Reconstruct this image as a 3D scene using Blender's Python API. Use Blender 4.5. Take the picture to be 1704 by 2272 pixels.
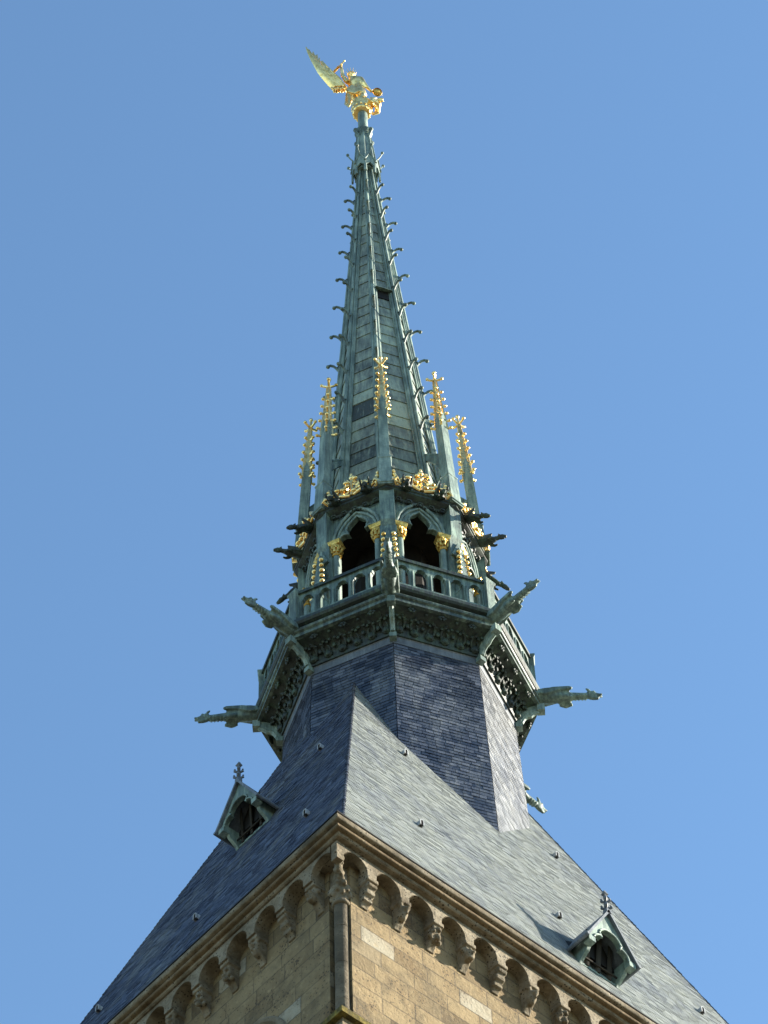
import bpy, bmesh, math, random
from mathutils import Vector, Matrix
from math import sin, cos, tan, pi, radians as rad, sqrt, atan2

for o in list(bpy.data.objects):
    bpy.data.objects.remove(o, do_unlink=True)
sc = bpy.context.scene
COL = sc.collection

# ------------------------------------------------------------------ camera, sky, sun
Z0 = 52.13                                  # height of the gallery floor above the ground
cam_d = bpy.data.cameras.new('camera')
cam = bpy.data.objects.new('camera', cam_d); COL.objects.link(cam)
R_ = Vector((0.9988489727, 0.0410826480, -0.0247577401))
U_ = Vector((0.0479389385, -0.8377187876, 0.5439936498))
F_ = Vector((-0.0016086757, 0.5445543581, 0.8387240090))
cam.matrix_world = Matrix(((R_.x, U_.x, -F_.x, 0.0), (R_.y, U_.y, -F_.y, -37.494), (R_.z, U_.z, -F_.z, Z0 - 50.528), (0, 0, 0, 1)))
cam_d.sensor_fit = 'VERTICAL'; cam_d.sensor_height = 36.0; cam_d.lens = 6600.4 / 2272 * 36
cam_d.clip_start = 0.1; cam_d.clip_end = 6000
sc.camera = cam

SUN_EL, SUN_AZ = rad(23), rad(104)          # azimuth from -Y towards +X
sd = Vector((sin(SUN_AZ) * cos(SUN_EL), -cos(SUN_AZ) * cos(SUN_EL), sin(SUN_EL)))
w = bpy.data.worlds.new('World'); sc.world = w; w.use_nodes = True
nt = w.node_tree
bg = nt.nodes['Background']
sky = nt.nodes.new('ShaderNodeTexSky'); sky.sky_type = 'NISHITA'; sky.sun_disc = False
sky.sun_elevation = SUN_EL; sky.sun_rotation = atan2(sd.x, sd.y)
sky.altitude = 80; sky.air_density = 1.0; sky.dust_density = 0.1; sky.ozone_density = 3.0
tint = nt.nodes.new('ShaderNodeMix'); tint.data_type = 'RGBA'; tint.blend_type = 'MULTIPLY'; tint.inputs[0].default_value = 1.0
tint.inputs[7].default_value = (1.02, 1.11, 1.07, 1)
nt.links.new(sky.outputs[0], tint.inputs[6]); nt.links.new(tint.outputs[2], bg.inputs[0]); bg.inputs[1].default_value = 0.09
sun_d = bpy.data.lights.new('sun', 'SUN'); sun_d.energy = 4.8; sun_d.angle = rad(0.53); sun_d.color = (1, .92, .79)
sun = bpy.data.objects.new('sun', sun_d); COL.objects.link(sun)
sun.rotation_euler = sd.to_track_quat('Z', 'Y').to_euler(); sun.location = (60, 0, 110)
sc.view_settings.view_transform = 'Standard'; sc.view_settings.look = 'None'
sc.view_settings.exposure = 1.74; sc.view_settings.gamma = 1.0
sc.cycles.max_bounces = 6

# ------------------------------------------------------------------ material helpers
class N:
    def __init__(s, name):
        s.m = bpy.data.materials.new(name); s.m.use_nodes = True
        s.t = s.m.node_tree; s.b = s.t.nodes['Principled BSDF']
    def new(s, k): return s.t.nodes.new(k)
    def put(s, sock, v):
        if hasattr(v, 'links'): s.t.links.new(v, sock)
        else: sock.default_value = v
    def ma(s, op, a, b=0.0, c=0.0, clamp=False):
        n = s.new('ShaderNodeMath'); n.operation = op; n.use_clamp = clamp
        s.put(n.inputs[0], a); s.put(n.inputs[1], b); s.put(n.inputs[2], c); return n.outputs[0]
    def mix(s, f, a, b, mode='MIX'):
        n = s.new('ShaderNodeMix'); n.data_type = 'RGBA'; n.blend_type = mode
        s.put(n.inputs[0], f)
        for i, v in ((6, a), (7, b)):
            if isinstance(v, tuple) and len(v) == 3: v = v + (1,)
            s.put(n.inputs[i], v)
        return n.outputs[2]
    def noise(s, vec, scale, detail=4, rough=.6, stretch=None):
        if stretch:
            mp = s.new('ShaderNodeMapping'); s.put(mp.inputs[0], vec); mp.inputs['Scale'].default_value = stretch; vec = mp.outputs[0]
        n = s.new('ShaderNodeTexNoise'); s.put(n.inputs['Vector'], vec); n.inputs['Scale'].default_value = scale
        n.inputs['Detail'].default_value = detail; n.inputs['Roughness'].default_value = rough
        return n.outputs[0]
    def ramp(s, f, stops):
        n = s.new('ShaderNodeValToRGB'); s.put(n.inputs[0], f)
        e = n.color_ramp.elements
        while len(e) < len(stops): e.new(.5)
        for x, (p, c) in zip(e, stops): x.position = p; x.color = (c + (1,)) if len(c) == 3 else c
        return n.outputs[0]
    def uv(s):
        n = s.new('ShaderNodeTexCoord'); x = s.new('ShaderNodeSeparateXYZ'); s.t.links.new(n.outputs['UV'], x.inputs[0])
        return n.outputs['UV'], x.outputs[0], x.outputs[1]
    def pos(s): return s.new('ShaderNodeNewGeometry').outputs['Position']
    def rnd(s, a, b):
        c = s.new('ShaderNodeCombineXYZ'); s.put(c.inputs[0], a); s.put(c.inputs[1], b)
        n = s.new('ShaderNodeTexWhiteNoise'); n.noise_dimensions = '2D'; s.t.links.new(c.outputs[0], n.inputs['Vector']); return n.outputs['Value']
    def attr(s, name):
        n = s.new('ShaderNodeAttribute'); n.attribute_name = name; return n.outputs['Fac']
    def bump(s, h, dist, strength=1.0):
        n = s.new('ShaderNodeBump'); n.inputs['Distance'].default_value = dist; n.inputs['Strength'].default_value = strength
        s.put(n.inputs['Height'], h); s.t.links.new(n.outputs[0], s.b.inputs['Normal'])
    def out(s, col, rough=.6, metal=0.0, spec=.5):
        s.put(s.b.inputs['Base Color'], col if not (isinstance(col, tuple) and len(col) == 3) else col + (1,))
        s.put(s.b.inputs['Roughness'], rough); s.put(s.b.inputs['Metallic'], metal); s.b.inputs['Specular IOR Level'].default_value = spec
        return s.m
    def cells(s, row_h, col_w, jit=.0, warp=0.0):
        uv, u, v = s.uv()
        if warp:
            nz = s.noise(uv, 1.3, 2); u = s.ma('ADD', u, s.ma('MULTIPLY', s.ma('SUBTRACT', nz, .5), warp))
            v = s.ma('ADD', v, s.ma('MULTIPLY', s.ma('SUBTRACT', s.noise(uv, 1.7, 2), .5), warp * .4))
        vv = s.ma('DIVIDE', v, row_h); row = s.ma('FLOOR', vv); fv = s.ma('SUBTRACT', vv, row)
        off = s.ma('ADD', s.ma('MULTIPLY', s.ma('FLOORED_MODULO', row, 2.0), .5), s.ma('MULTIPLY', s.rnd(row, 7.3), jit))
        uu = s.ma('ADD', s.ma('DIVIDE', u, col_w), off); colm = s.ma('FLOOR', uu); fu = s.ma('SUBTRACT', uu, colm)
        return uv, row, colm, fu, fv

def slate(name, dark, light, lichen, bare, lichen_sun, rough=.5, spec=.3):
    """every slate is a face of its own: tone 0..1 is its shade, +2 marks a sunlit slope, pale with lichen and with sunlight painted into its colour"""
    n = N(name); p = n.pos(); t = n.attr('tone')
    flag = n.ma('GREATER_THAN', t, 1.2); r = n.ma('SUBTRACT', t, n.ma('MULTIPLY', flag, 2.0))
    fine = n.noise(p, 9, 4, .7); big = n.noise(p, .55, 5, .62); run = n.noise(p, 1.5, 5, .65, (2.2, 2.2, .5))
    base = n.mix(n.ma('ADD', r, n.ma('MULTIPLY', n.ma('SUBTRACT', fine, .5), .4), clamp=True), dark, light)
    cov = n.ma('ADD', n.ma('MULTIPLY', flag, lichen_sun), n.ma('MULTIPLY', n.ma('SUBTRACT', 1.0, flag), bare))
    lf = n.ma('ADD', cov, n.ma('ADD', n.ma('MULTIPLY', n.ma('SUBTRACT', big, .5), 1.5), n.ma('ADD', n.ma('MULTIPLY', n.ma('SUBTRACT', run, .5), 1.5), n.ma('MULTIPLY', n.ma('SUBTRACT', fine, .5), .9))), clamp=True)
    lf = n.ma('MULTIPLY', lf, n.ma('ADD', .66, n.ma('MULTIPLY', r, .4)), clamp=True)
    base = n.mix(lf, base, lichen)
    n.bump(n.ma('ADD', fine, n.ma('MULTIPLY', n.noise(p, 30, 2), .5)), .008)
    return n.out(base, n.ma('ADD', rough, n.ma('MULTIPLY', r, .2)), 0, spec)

def copper(name, dark, mid, light, bias=0.0, streak=.7, rough=.5, bumpd=.012):
    n = N(name); p = n.pos()
    a = n.noise(p, 1.7, 6, .62); b = n.noise(p, 2.2, 5, .6, (4.5, 4.5, .55)); f = n.noise(p, 22, 3, .6)
    t = n.attr('tone')
    v = n.ma('ADD', n.ma('ADD', n.ma('MULTIPLY', a, .75), n.ma('MULTIPLY', b, streak)), n.ma('MULTIPLY', f, .22))
    v = n.ma('ADD', n.ma('SUBTRACT', v, .375 + streak / 2 + .11), n.ma('ADD', t, .5 + bias))
    col = n.ramp(v, [(.18, dark), (.5, mid), (.82, light)])
    drip = n.ma('MULTIPLY', n.ma('SUBTRACT', n.noise(p, 3.1, 4, .55, (6, 6, .35)), .57), 5.0, clamp=True)
    col = n.mix(n.ma('MULTIPLY', drip, .6), col, tuple(x * 1.15 for x in light))
    soot = n.ma('MULTIPLY', n.ma('SUBTRACT', n.noise(p, 2.4, 5, .6, (5, 5, .5)), .56), 5.0, clamp=True)
    col = n.mix(n.ma('MULTIPLY', soot, .75), col, dark)
    n.bump(n.ma('ADD', a, n.ma('MULTIPLY', f, .5)), bumpd)
    return n.out(col, n.ma('ADD', rough, n.ma('MULTIPLY', b, .2)), 0.0, .5)

def stone(name, row_h, col_w, tints, speck=.5, plain=False, grime=.35):
    n = N(name); p = n.pos()
    fine = n.noise(p, 14, 5, .7); mid = n.noise(p, 2.6, 5, .65); big = n.noise(p, .7, 3, .5)
    if plain:
        base = n.ramp(n.ma('ADD', n.ma('MULTIPLY', mid, .8), n.ma('MULTIPLY', fine, .25)), [(.3, tints[0]), (.5, tints[1]), (.72, tints[2])])
        hgt = n.ma('ADD', fine, n.ma('MULTIPLY', mid, 1.5)); bd = .025
    else:
        uv, row, c, fu, fv = n.cells(row_h, col_w, .8, .03)
        r1 = n.rnd(row, c); r2 = n.rnd(c, n.ma('ADD', row, 11.1))
        base = n.ramp(r1, [(.0, tints[0]), (.3, tints[1]), (.6, tints[2]), (.95, tints[1]), (.985, tints[3])])
        base = n.mix(n.ma('MULTIPLY', n.ma('SUBTRACT', mid, .46), 2.2, clamp=True), base, tints[4])
        patch = n.noise(p, 1.25, 4, .6)
        base = n.mix(n.ma('MULTIPLY', n.ma('SUBTRACT', patch, .5), 3.2, clamp=True), base, tints[2])
        base = n.mix(n.ma('MULTIPLY', n.ma('SUBTRACT', n.noise(p, 5.5, 5, .7), .52), 3.0, clamp=True), base, tuple(x * .62 for x in tints[1]))
        base = n.mix(n.ma('MULTIPLY', n.ma('SUBTRACT', n.noise(p, 8.5, 4, .7), .56), 4.0, clamp=True), base, tuple(x * 1.25 for x in tints[2]))
        wob = n.ma('MULTIPLY', n.ma('SUBTRACT', n.noise(p, 11, 3, .6), .5), .05)
        jx = n.ma('LESS_THAN', n.ma('ADD', wob, n.ma('ABSOLUTE', n.ma('SUBTRACT', fu, .5))), .484); jy = n.ma('LESS_THAN', n.ma('ADD', wob, n.ma('ABSOLUTE', n.ma('SUBTRACT', fv, .5))), .466)
        j = n.ma('MULTIPLY', jx, jy)
        base = n.mix(n.ma('MULTIPLY', n.ma('SUBTRACT', 1.0, j), n.ma('ADD', .25, n.ma('MULTIPLY', r2, .5))), base, (.05, .042, .034))
        hgt = n.ma('ADD', n.ma('MULTIPLY', j, 1.2), n.ma('ADD', n.ma('MULTIPLY', fine, .8), n.ma('MULTIPLY', r2, .5))); bd = .03
    vo = n.new('ShaderNodeTexVoronoi'); n.put(vo.inputs['Vector'], p); vo.inputs['Scale'].default_value = 17
    sp = n.ma('MULTIPLY', n.ma('LESS_THAN', vo.outputs['Distance'], n.ma('MULTIPLY', n.ma('SUBTRACT', mid, .30), .95)), speck)
    base = n.mix(sp, base, (.045, .038, .028))
    gr = n.ma('MULTIPLY', n.ma('MULTIPLY', n.ma('SUBTRACT', n.noise(p, 1.5, 6, .7), .5), 5.0, clamp=True), grime)
    base = n.mix(gr, base, (.06, .05, .034))
    n.bump(hgt, bd)
    return n.out(base, .9, 0, .2)

M = {}
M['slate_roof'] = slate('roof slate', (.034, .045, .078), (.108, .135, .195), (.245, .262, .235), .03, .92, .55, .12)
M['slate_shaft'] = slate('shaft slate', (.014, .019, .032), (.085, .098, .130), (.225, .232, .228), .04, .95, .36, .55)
M['copper'] = copper('patinated copper', (.016, .025, .021), (.085, .126, .106), (.25, .34, .265), .0, 1.0)
M['copper_pale'] = copper('pale patina', (.035, .055, .047), (.125, .175, .148), (.30, .385, .31), .03, .9)
M['copper_dark'] = copper('dark patina', (.010, .016, .013), (.048, .070, .058), (.19, .26, .20), 0, 1.0)
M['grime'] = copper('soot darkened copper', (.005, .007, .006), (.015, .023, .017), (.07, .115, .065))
M['lead_pale'] = copper('pale lead', (.16, .17, .18), (.30, .31, .31), (.45, .46, .45))
M['lead'] = copper('weathered lead', (.05, .058, .066), (.10, .115, .13), (.20, .22, .235))
M['skin'] = copper('spire sheet metal', (.034, .045, .039), (.150, .180, .150), (.30, .36, .27), .03, 1.0, .6, .02)
gm = N('gilding'); gp = gm.pos(); gn = gm.noise(gp, 6, 5, .65)
gm.bump(gn, .006)
M['gold'] = gm.out(gm.ramp(gn, [(.28, (.45, .25, .05)), (.45, (.92, .62, .22)), (.6, (1, .74, .31)), (.8, (1, .82, .43))]), gm.ma('ADD', .22, gm.ma('MULTIPLY', gn, .25)), 1.0)
gm = N('dull gilding'); gp = gm.pos(); gn = gm.noise(gp, 12, 4, .6); gm.bump(gn, .02)
M['gold_dull'] = gm.out(gm.ramp(gn, [(.3, (.35, .19, .03)), (.6, (.75, .49, .12)), (.8, (.85, .62, .22))]), .42, .85)
T = [(0.103, 0.0731, 0.0403), (0.2016, 0.1502, 0.0805), (0.2554, 0.1908, 0.1025), (0.31, 0.275, 0.2), (0.1523, 0.0934, 0.0403)]
M['stone'] = stone('tower ashlar', .335, .66, T, .75, False, .65)
M['stone_trim'] = stone('carved stone', 0, 0, [(.060, .045, .027), (.175, .142, .094), (.29, .25, .18)], .9, True, .85)
M['stone_dark'] = stone('weathered shaft stone', 0, 0, [(.045, .036, .025), (.105, .086, .058), (.19, .155, .105)], .6, True, .6)
M['stone_roll'] = stone('cornice roll stone', 0, 0, [(.05, .032, .016), (.135, .094, .05), (.22, .17, .105)], .7, True, .6)
lm = N('yellow lichen stone'); lp = lm.pos(); ln = lm.noise(lp, 7, 5, .7); lm.bump(ln, .03)
M['lichen'] = lm.out(lm.ramp(ln, [(.38, (.045, .040, .024)), (.52, (.11, .088, .028)), (.7, (.25, .19, .045))]), .95, 0, .1)
dm = N('timber and opening shade'); dn = dm.noise(dm.pos(), 5, 4, .6, (1, 1, .2)); dm.bump(dn, .01)
M['dark'] = dm.out(dm.ramp(dn, [(.3, (.006, .006, .006)), (.7, (.022, .019, .015))]), .8, 0, .2)  # timber, also painted as the shade inside vents, dormers and hatch
lv = N('louvre boards'); dn = lv.noise(lv.pos(), 5, 4, .6, (1, 1, .2))
M['louvre'] = lv.out(lv.ramp(dn, [(.3, (.012, .011, .009)), (.7, (.05, .042, .030))]), .85, 0, .2)
gr = N('ground'); gn = gr.noise(gr.pos(), .15, 6, .6)
M['ground'] = gr.out(gr.ramp(gn, [(.3, (.08, .08, .05)), (.6, (.16, .145, .11))]), .95, 0, .1)

# ------------------------------------------------------------------ mesh helpers
V = Vector
class MB:
    def __init__(s): s.v = []; s.f = []; s.t = []
    def add(s, vs, fs, tone=0.0):
        b = len(s.v); s.v += [tuple(x) for x in vs]; s.f += [[b + i for i in f] for f in fs]; s.t += [tone] * len(fs); return s
    def prism(s, poly, o, ux, uy, n, depth, tone=0.0):
        o, ux, uy, n = V(o), V(ux), V(uy), V(n); k = len(poly)
        a = [o + ux * x + uy * y for x, y in poly]; b = [q + n * depth for q in a]
        return s.add(a + b, [list(range(k)), list(range(2 * k - 1, k - 1, -1))] + [[i, (i + 1) % k, k + (i + 1) % k, k + i] for i in range(k)], tone)
    def box(s, x0, x1, y0, y1, z0, z1, tone=0.0):
        return s.add([(x0, y0, z0), (x1, y0, z0), (x1, y1, z0), (x0, y1, z0), (x0, y0, z1), (x1, y0, z1), (x1, y1, z1), (x0, y1, z1)],
                     [[3, 2, 1, 0], [4, 5, 6, 7], [0, 1, 5, 4], [1, 2, 6, 5], [2, 3, 7, 6], [3, 0, 4, 7]], tone)
    def loft(s, rings, cap=True, closed=False, tone=0.0):
        n = len(rings[0]); vs = [p for r in rings for p in r]; fs = []; m = len(rings)
        for i in range(m if closed else m - 1):
            for j in range(n):
                fs.append([i * n + j, i * n + (j + 1) % n, ((i + 1) % m) * n + (j + 1) % n, ((i + 1) % m) * n + j])
        if cap and not closed: fs += [list(range(n - 1, -1, -1)), [(m - 1) * n + j for j in range(n)]]
        return s.add(vs, fs, tone)
    def tube(s, pts, radii, n=7, flat=1.0, up=None, tone=0.0):
        pts = [V(p) for p in pts]
        if not hasattr(radii, '__len__'): radii = [radii] * len(pts)
        rings = []; ref = V(up) if up else V((.137, .211, .97))
        for i, p in enumerate(pts):
            d = (pts[min(i + 1, len(pts) - 1)] - pts[max(i - 1, 0)]).normalized()
            a = d.cross(ref)
            if a.length < 1e-3: a = d.cross(V((1, 0, 0)))
            a.normalize(); b = d.cross(a).normalized()
            rings.append([p + (a * cos(2 * pi * j / n) + b * sin(2 * pi * j / n) * flat) * radii[i] for j in range(n)])
        return s.loft(rings, tone=tone)
    def ball(s, c, r, seg=8, rg=5, tone=0.0):
        c = V(c); rx, ry, rz = r if hasattr(r, '__len__') else (r, r, r)
        rings = []
        for i in range(1, rg):
            th = pi * i / rg
            rings.append([c + V((rx * sin(th) * cos(2 * pi * j / seg), ry * sin(th) * sin(2 * pi * j / seg), -rz * cos(th))) for j in range(seg)])
        b = len(s.v); s.loft(rings, cap=False, tone=tone); k = len(rings)
        s.v += [tuple(c - V((0, 0, rz))), tuple(c + V((0, 0, rz)))]
        lo, hi = len(s.v) - 2, len(s.v) - 1
        for j in range(seg):
            s.f.append([lo, b + (j + 1) % seg, b + j]); s.t.append(tone)
            s.f.append([hi, b + (k - 1) * seg + j, b + (k - 1) * seg + (j + 1) % seg]); s.t.append(tone)
        return s
    def lathe(s, prof, c=(0, 0, 0), n=14, tone=0.0):
        c = V(c)
        return s.loft([[c + V((r * cos(2 * pi * j / n), r * sin(2 * pi * j / n), z)) for j in range(n)] for r, z in prof], tone=tone)
    def square(s, prof, c=(0, 0), rot=0.0, tone=0.0):
        q = [(-1, -1), (1, -1), (1, 1), (-1, 1)]
        rings = []
        for h, cx, cy, z in prof:
            rings.append([(c[0] + cx + h * (x * cos(rot) - y * sin(rot)), c[1] + cy + h * (x * sin(rot) + y * cos(rot)), z) for x, y in q])
        return s.loft(rings, tone=tone)
    def octa(s, prof, closed=False, lean=0.0, cap=False, tone=0.0):
        return s.loft([[(r * sin(rad(TH + 45 * k)) + lean * max(0, z), -r * cos(rad(TH + 45 * k)), z) for k in range(8)] for r, z in prof], cap=cap, closed=closed, tone=tone)
    def build(s, name, mat, parent=None, off=(0, 0, 0), sharp=38, smooth=True):
        me = bpy.data.meshes.new(name)
        ox = V(off)
        me.from_pydata([tuple(V(p) + ox) for p in s.v], [], s.f); me.update()
        at = me.attributes.new('tone', 'FLOAT', 'FACE'); at.data.foreach_set('value', s.t)
        return finish(me, name, mat, parent, sharp, smooth)

def finish(me, name, mat, parent, sharp=38, smooth=True):
    bm = bmesh.new(); bm.from_mesh(me); bmesh.ops.recalc_face_normals(bm, faces=bm.faces)
    ul = bm.loops.layers.uv.new('UVMap')
    for f in bm.faces:
        n = f.normal
        u = V((0, 0, 1)).cross(n)
        if u.length < .05: u = V((1, 0, 0)); v = V((0, 1, 0))
        else: u.normalize(); v = n.cross(u)
        for l in f.loops: l[ul].uv = (l.vert.co.dot(u), l.vert.co.dot(v))
    bm.to_mesh(me); bm.free()
    if smooth:
        me.shade_smooth(); me.set_sharp_from_angle(angle=rad(sharp))
    me.materials.append(mat)
    o = bpy.data.objects.new(name, me); COL.objects.link(o)
    if parent: o.parent = parent
    return o

def fused(mb, name, mat, parent=None, voxel=.02, off=(0, 0, 0), extra=None):
    """shapes that overlap are fused into one continuous surface"""
    me = bpy.data.meshes.new('tmp'); me.from_pydata(mb.v, [], mb.f); me.update()
    bm = bmesh.new(); bm.from_mesh(me); bmesh.ops.recalc_face_normals(bm, faces=bm.faces); bm.to_mesh(me); bm.free()
    t = bpy.data.objects.new('tmp', me); COL.objects.link(t)
    md = t.modifiers.new('r', 'REMESH'); md.mode = 'VOXEL'; md.voxel_size = voxel
    sm = t.modifiers.new('s', 'SMOOTH'); sm.factor = .5; sm.iterations = 2
    dg = bpy.context.evaluated_depsgraph_get()
    m2 = bpy.data.meshes.new_from_object(t.evaluated_get(dg)); m2.name = name
    bpy.data.objects.remove(t, do_unlink=True)
    m2.transform(Matrix.Translation(off))
    if extra:
        e = bpy.data.meshes.new('e'); e.from_pydata([tuple(V(p) + V(off)) for p in extra.v], [], extra.f)
        bm = bmesh.new(); bm.from_mesh(m2); bm.from_mesh(e); bm.to_mesh(m2); bm.free()
    m2.attributes.new('tone', 'FLOAT', 'FACE')
    return finish(m2, name, mat, parent, 60)

def empty(name, loc, label=None, cat=None, rz=0.0):
    o = bpy.data.objects.new(name, None); COL.objects.link(o); o.location = loc; o.rotation_euler = (0, 0, rz)
    o.empty_display_size = .5
    if label: o['label'] = label
    if cat: o['category'] = cat
    return o

def dup(o, parent=None, loc=None, rz=None):
    c = o.copy(); COL.objects.link(c)
    c.parent = parent if parent else o.parent
    if loc is not None: c.location = loc
    if rz is not None: c.rotation_euler = (0, 0, rz)
    for ch in o.children:
        d = ch.copy(); COL.objects.link(d); d.parent = c
    return c

def around(o, angles, shift=0.0, shifts=None):
    """o was built in the frame of azimuth 0; place it and copies of it at the azimuths"""
    for i, k in enumerate(angles):
        q = o if i == 0 else dup(o)
        q.rotation_euler = (0, 0, rad(TH + k)); q.location = (shift, 0, 0)

TH = -0.789                                   # azimuth of the octagon's front corner
LEAN = -0.0075                                # the spire leans very slightly
TOWER_A, TOWER_B = 11.318, 13.768             # cornice lengths of the shaded and sunlit sides
P0 = V((-1.0007, -9.0749, 0)); ROT = rad(43.47)
ZE = -15.066                                  # eaves, relative to the gallery floor
TL, TR, INS = 2.860, 2.824, .445
random.seed(4)

# ------------------------------------------------------------------ ground
mb = MB(); mb.add([(-2500, -2500, 0), (2500, -2500, 0), (2500, 2500, 0), (-2500, 2500, 0)], [[0, 1, 2, 3]])
g = mb.build('ground', M['ground'], smooth=False); g['kind'] = 'structure'
g['label'] = 'ground far below the tower'; g['category'] = 'ground'

# ------------------------------------------------------------------ stone tower
CX, CY = TOWER_B / 2, TOWER_A / 2
rx, ry = V((cos(ROT), sin(ROT), 0)), V((-sin(ROT), cos(ROT), 0))
tower = empty('bell_tower', P0 + rx * CX + ry * CY, 'square stone bell tower with carved arcade under its steep slate roof', 'tower', ROT)
TO = (-CX, -CY, Z0 + ZE)                      # local offset: x along the sunlit side, y along the shaded side, z from the eaves

mb = MB()
wp = [(.65, .47), (TOWER_B - .55, .47), (TOWER_B - .55, TOWER_A - .55), (.48, TOWER_A - .55), (.48, .77), (.65, .77)]
mb.prism(wp, (0, 0, -.3), (1, 0, 0), (0, 1, 0), (0, 0, -1), Z0 + ZE - .3 - .0)
mb.build('wall', M['stone'], tower, TO, smooth=False)

def comb(t0, t1, top, bot, spring, rr, centers):
    p = [(t0, top), (t1, top), (t1, bot)]
    for c in reversed(centers):
        p += [(c + rr, bot)] + [(c + rr * cos(a), spring + rr * sin(a)) for a in [pi * i / 14 for i in range(15)]] + [(c - rr, bot)]
    return p + [(t0, bot)]
cR = [.57 + i * (TOWER_B - 1.14) / 19 for i in range(20)]
cL = [.61 + i * (TOWER_A - 1.22) / 15 for i in range(16)]
TOPB, BOTB, SPR, RR = -.27, -.66, -.575, .245
mb = MB()
mb.prism(comb(.20, TOWER_B - .2, TOPB, BOTB, SPR, RR, cR), (0, .25, 0), (1, 0, 0), (0, 0, 1), (0, 1, 0), .13)
mb.prism(comb(cR[0] + RR, TOWER_B - .6, TOPB, BOTB, SPR, RR, cR[1:-1]), (0, .381, 0), (1, 0, 0), (0, 0, 1), (0, 1, 0), .092)
mb.box(.34, .82, .382, .84, -.335, TOPB - .002)
mb.build('arcade', M['stone_trim'], tower, TO, smooth=False)
mb = MB()
mb.prism(comb(.381, TOWER_A - .3, TOPB, BOTB, SPR, RR, cL[0:1][:0] + cL), (.20, 0, 0), (0, 1, 0), (0, 0, 1), (1, 0, 0), .13) if cL[0] - RR > .381 else \
    mb.prism([(cL[0] - .20, TOPB)] + comb(cL[0] + .0, TOWER_A - .3, TOPB, BOTB, SPR, RR, cL[1:])[1:-1] + [(cL[0] + RR, BOTB)] + [(cL[0] + RR * cos(a), SPR + RR * sin(a)) for a in [pi * .78 * i / 11 for i in range(12)]] + [(cL[0] - .20, SPR + .16)], (.20, 0, 0), (0, 1, 0), (0, 0, 1), (1, 0, 0), .13)
mb.prism(comb(cL[0] + RR, TOWER_A - .6, TOPB, BOTB, SPR, RR, cL[1:-1]), (.331, 0, 0), (0, 1, 0), (0, 0, 1), (1, 0, 0), .152)
mb.build('arcade', M['stone_trim'], tower, TO, smooth=False)

def corbel_mb(kind, seed):
    rnd = random.Random(seed); a = MB()
    # y: out of the wall is negative, wall plane at 0, z from the band's lower edge
    a.box(-.105, .105, -.265, .02, -.075, .005)
    prof = [(.02, -.08), (-.22, -.08), (-.23, -.14), (-.20, -.24), (-.15, -.33), (-.09, -.42), (-.05, -.47), (-.05, -.50), (.02, -.50)]
    a.prism([(x, z) for x, z in prof], (-.075, 0, 0), (0, 1, 0), (0, 0, 1), (1, 0, 0), .15)
    if kind == 0:
        a.ball((0, -.20, -.25), (.095, .10, .13)); a.tube([(0, -.24, -.2), (0, -.31, -.27), (0, -.27, -.31)], [.035, .04, .02], 6); a.ball((-.085, -.16, -.15), .05); a.ball((.085, -.16, -.15), .05)
        a.ball((0, -.25, -.34), (.06, .04, .03)); a.ball((-.045, -.285, -.20), .026); a.ball((.045, -.285, -.20), .026)
    elif kind == 1:
        for q in range(16): a.ball((rnd.uniform(-.085, .085), rnd.uniform(-.25, -.10), rnd.uniform(-.42, -.11)), rnd.uniform(.025, .055))
    elif kind == 2:
        a.tube([(-.09, -.215, -.15), (.09, -.215, -.15)], .05); a.tube([(-.09, -.16, -.27), (.09, -.16, -.27)], .05); a.tube([(-.09, -.1, -.38), (.09, -.1, -.38)], .04)
    else:
        a.ball((0, -.16, -.25), (.08, .11, .16)); a.tube([(0, -.20, -.17), (0, -.29, -.23), (0, -.28, -.32)], [.065, .05, .025])
        a.ball((-.07, -.21, -.10), .04); a.ball((.07, -.21, -.10), .04)
    return a
CORB = [fused(corbel_mb(k, k + 5), 'corbel', M['stone_trim'], tower, .013) for k in range(4)]
used = [False] * 4
def put_corbel(x, y, rz, i):
    k = [2, 0, 3, 1, 0, 2, 3, 1, 1, 3][i % 10]
    o = CORB[k] if not used[k] else dup(CORB[k])
    used[k] = True
    o.location = (x - CX, y - CY, Z0 + ZE + BOTB); o.rotation_euler = (0, 0, rz)
for i in range(19): put_corbel((cR[i] + cR[i + 1]) / 2, .49, 0, i + (1 if i else 0))
for i in range(15): put_corbel(.50, (cL[i] + cL[i + 1]) / 2, -pi / 2, i + 4)

def rect_ring(e, z): return [(e, e, z), (TOWER_B - e, e, z), (TOWER_B - e, TOWER_A - e, z), (e, TOWER_A - e, z)]
mb = MB(); mb.loft([rect_ring(e, z) for e, z in ((.56, -.262), (.17, -.262), (.145, -.245), (.145, -.225), (.13, -.205))], cap=False)
mb.loft([rect_ring(e, z) for e, z in ((.10, -.105), (.03, -.095), (.012, -.082), (0, -.06), (0, 0), (.5, .004))], cap=False)
mb.build('cornice', M['stone_trim'], tower, TO, 30)
mb = MB(); mb.loft([rect_ring(.135 - .075 * sin(a), -.155 - .055 * cos(a)) for a in [pi * i / 8 for i in range(9)]], cap=False)
mb.build('roll_moulding', M['stone_roll'], tower, TO, 50)
mb = MB(); mb.loft([rect_ring(e, z) for e, z in ((.03, .005), (-.012, .005), (-.012, .035), (.05, .04))], cap=False)
mb.build('gutter_edge', M['dark'], tower, TO)

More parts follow.
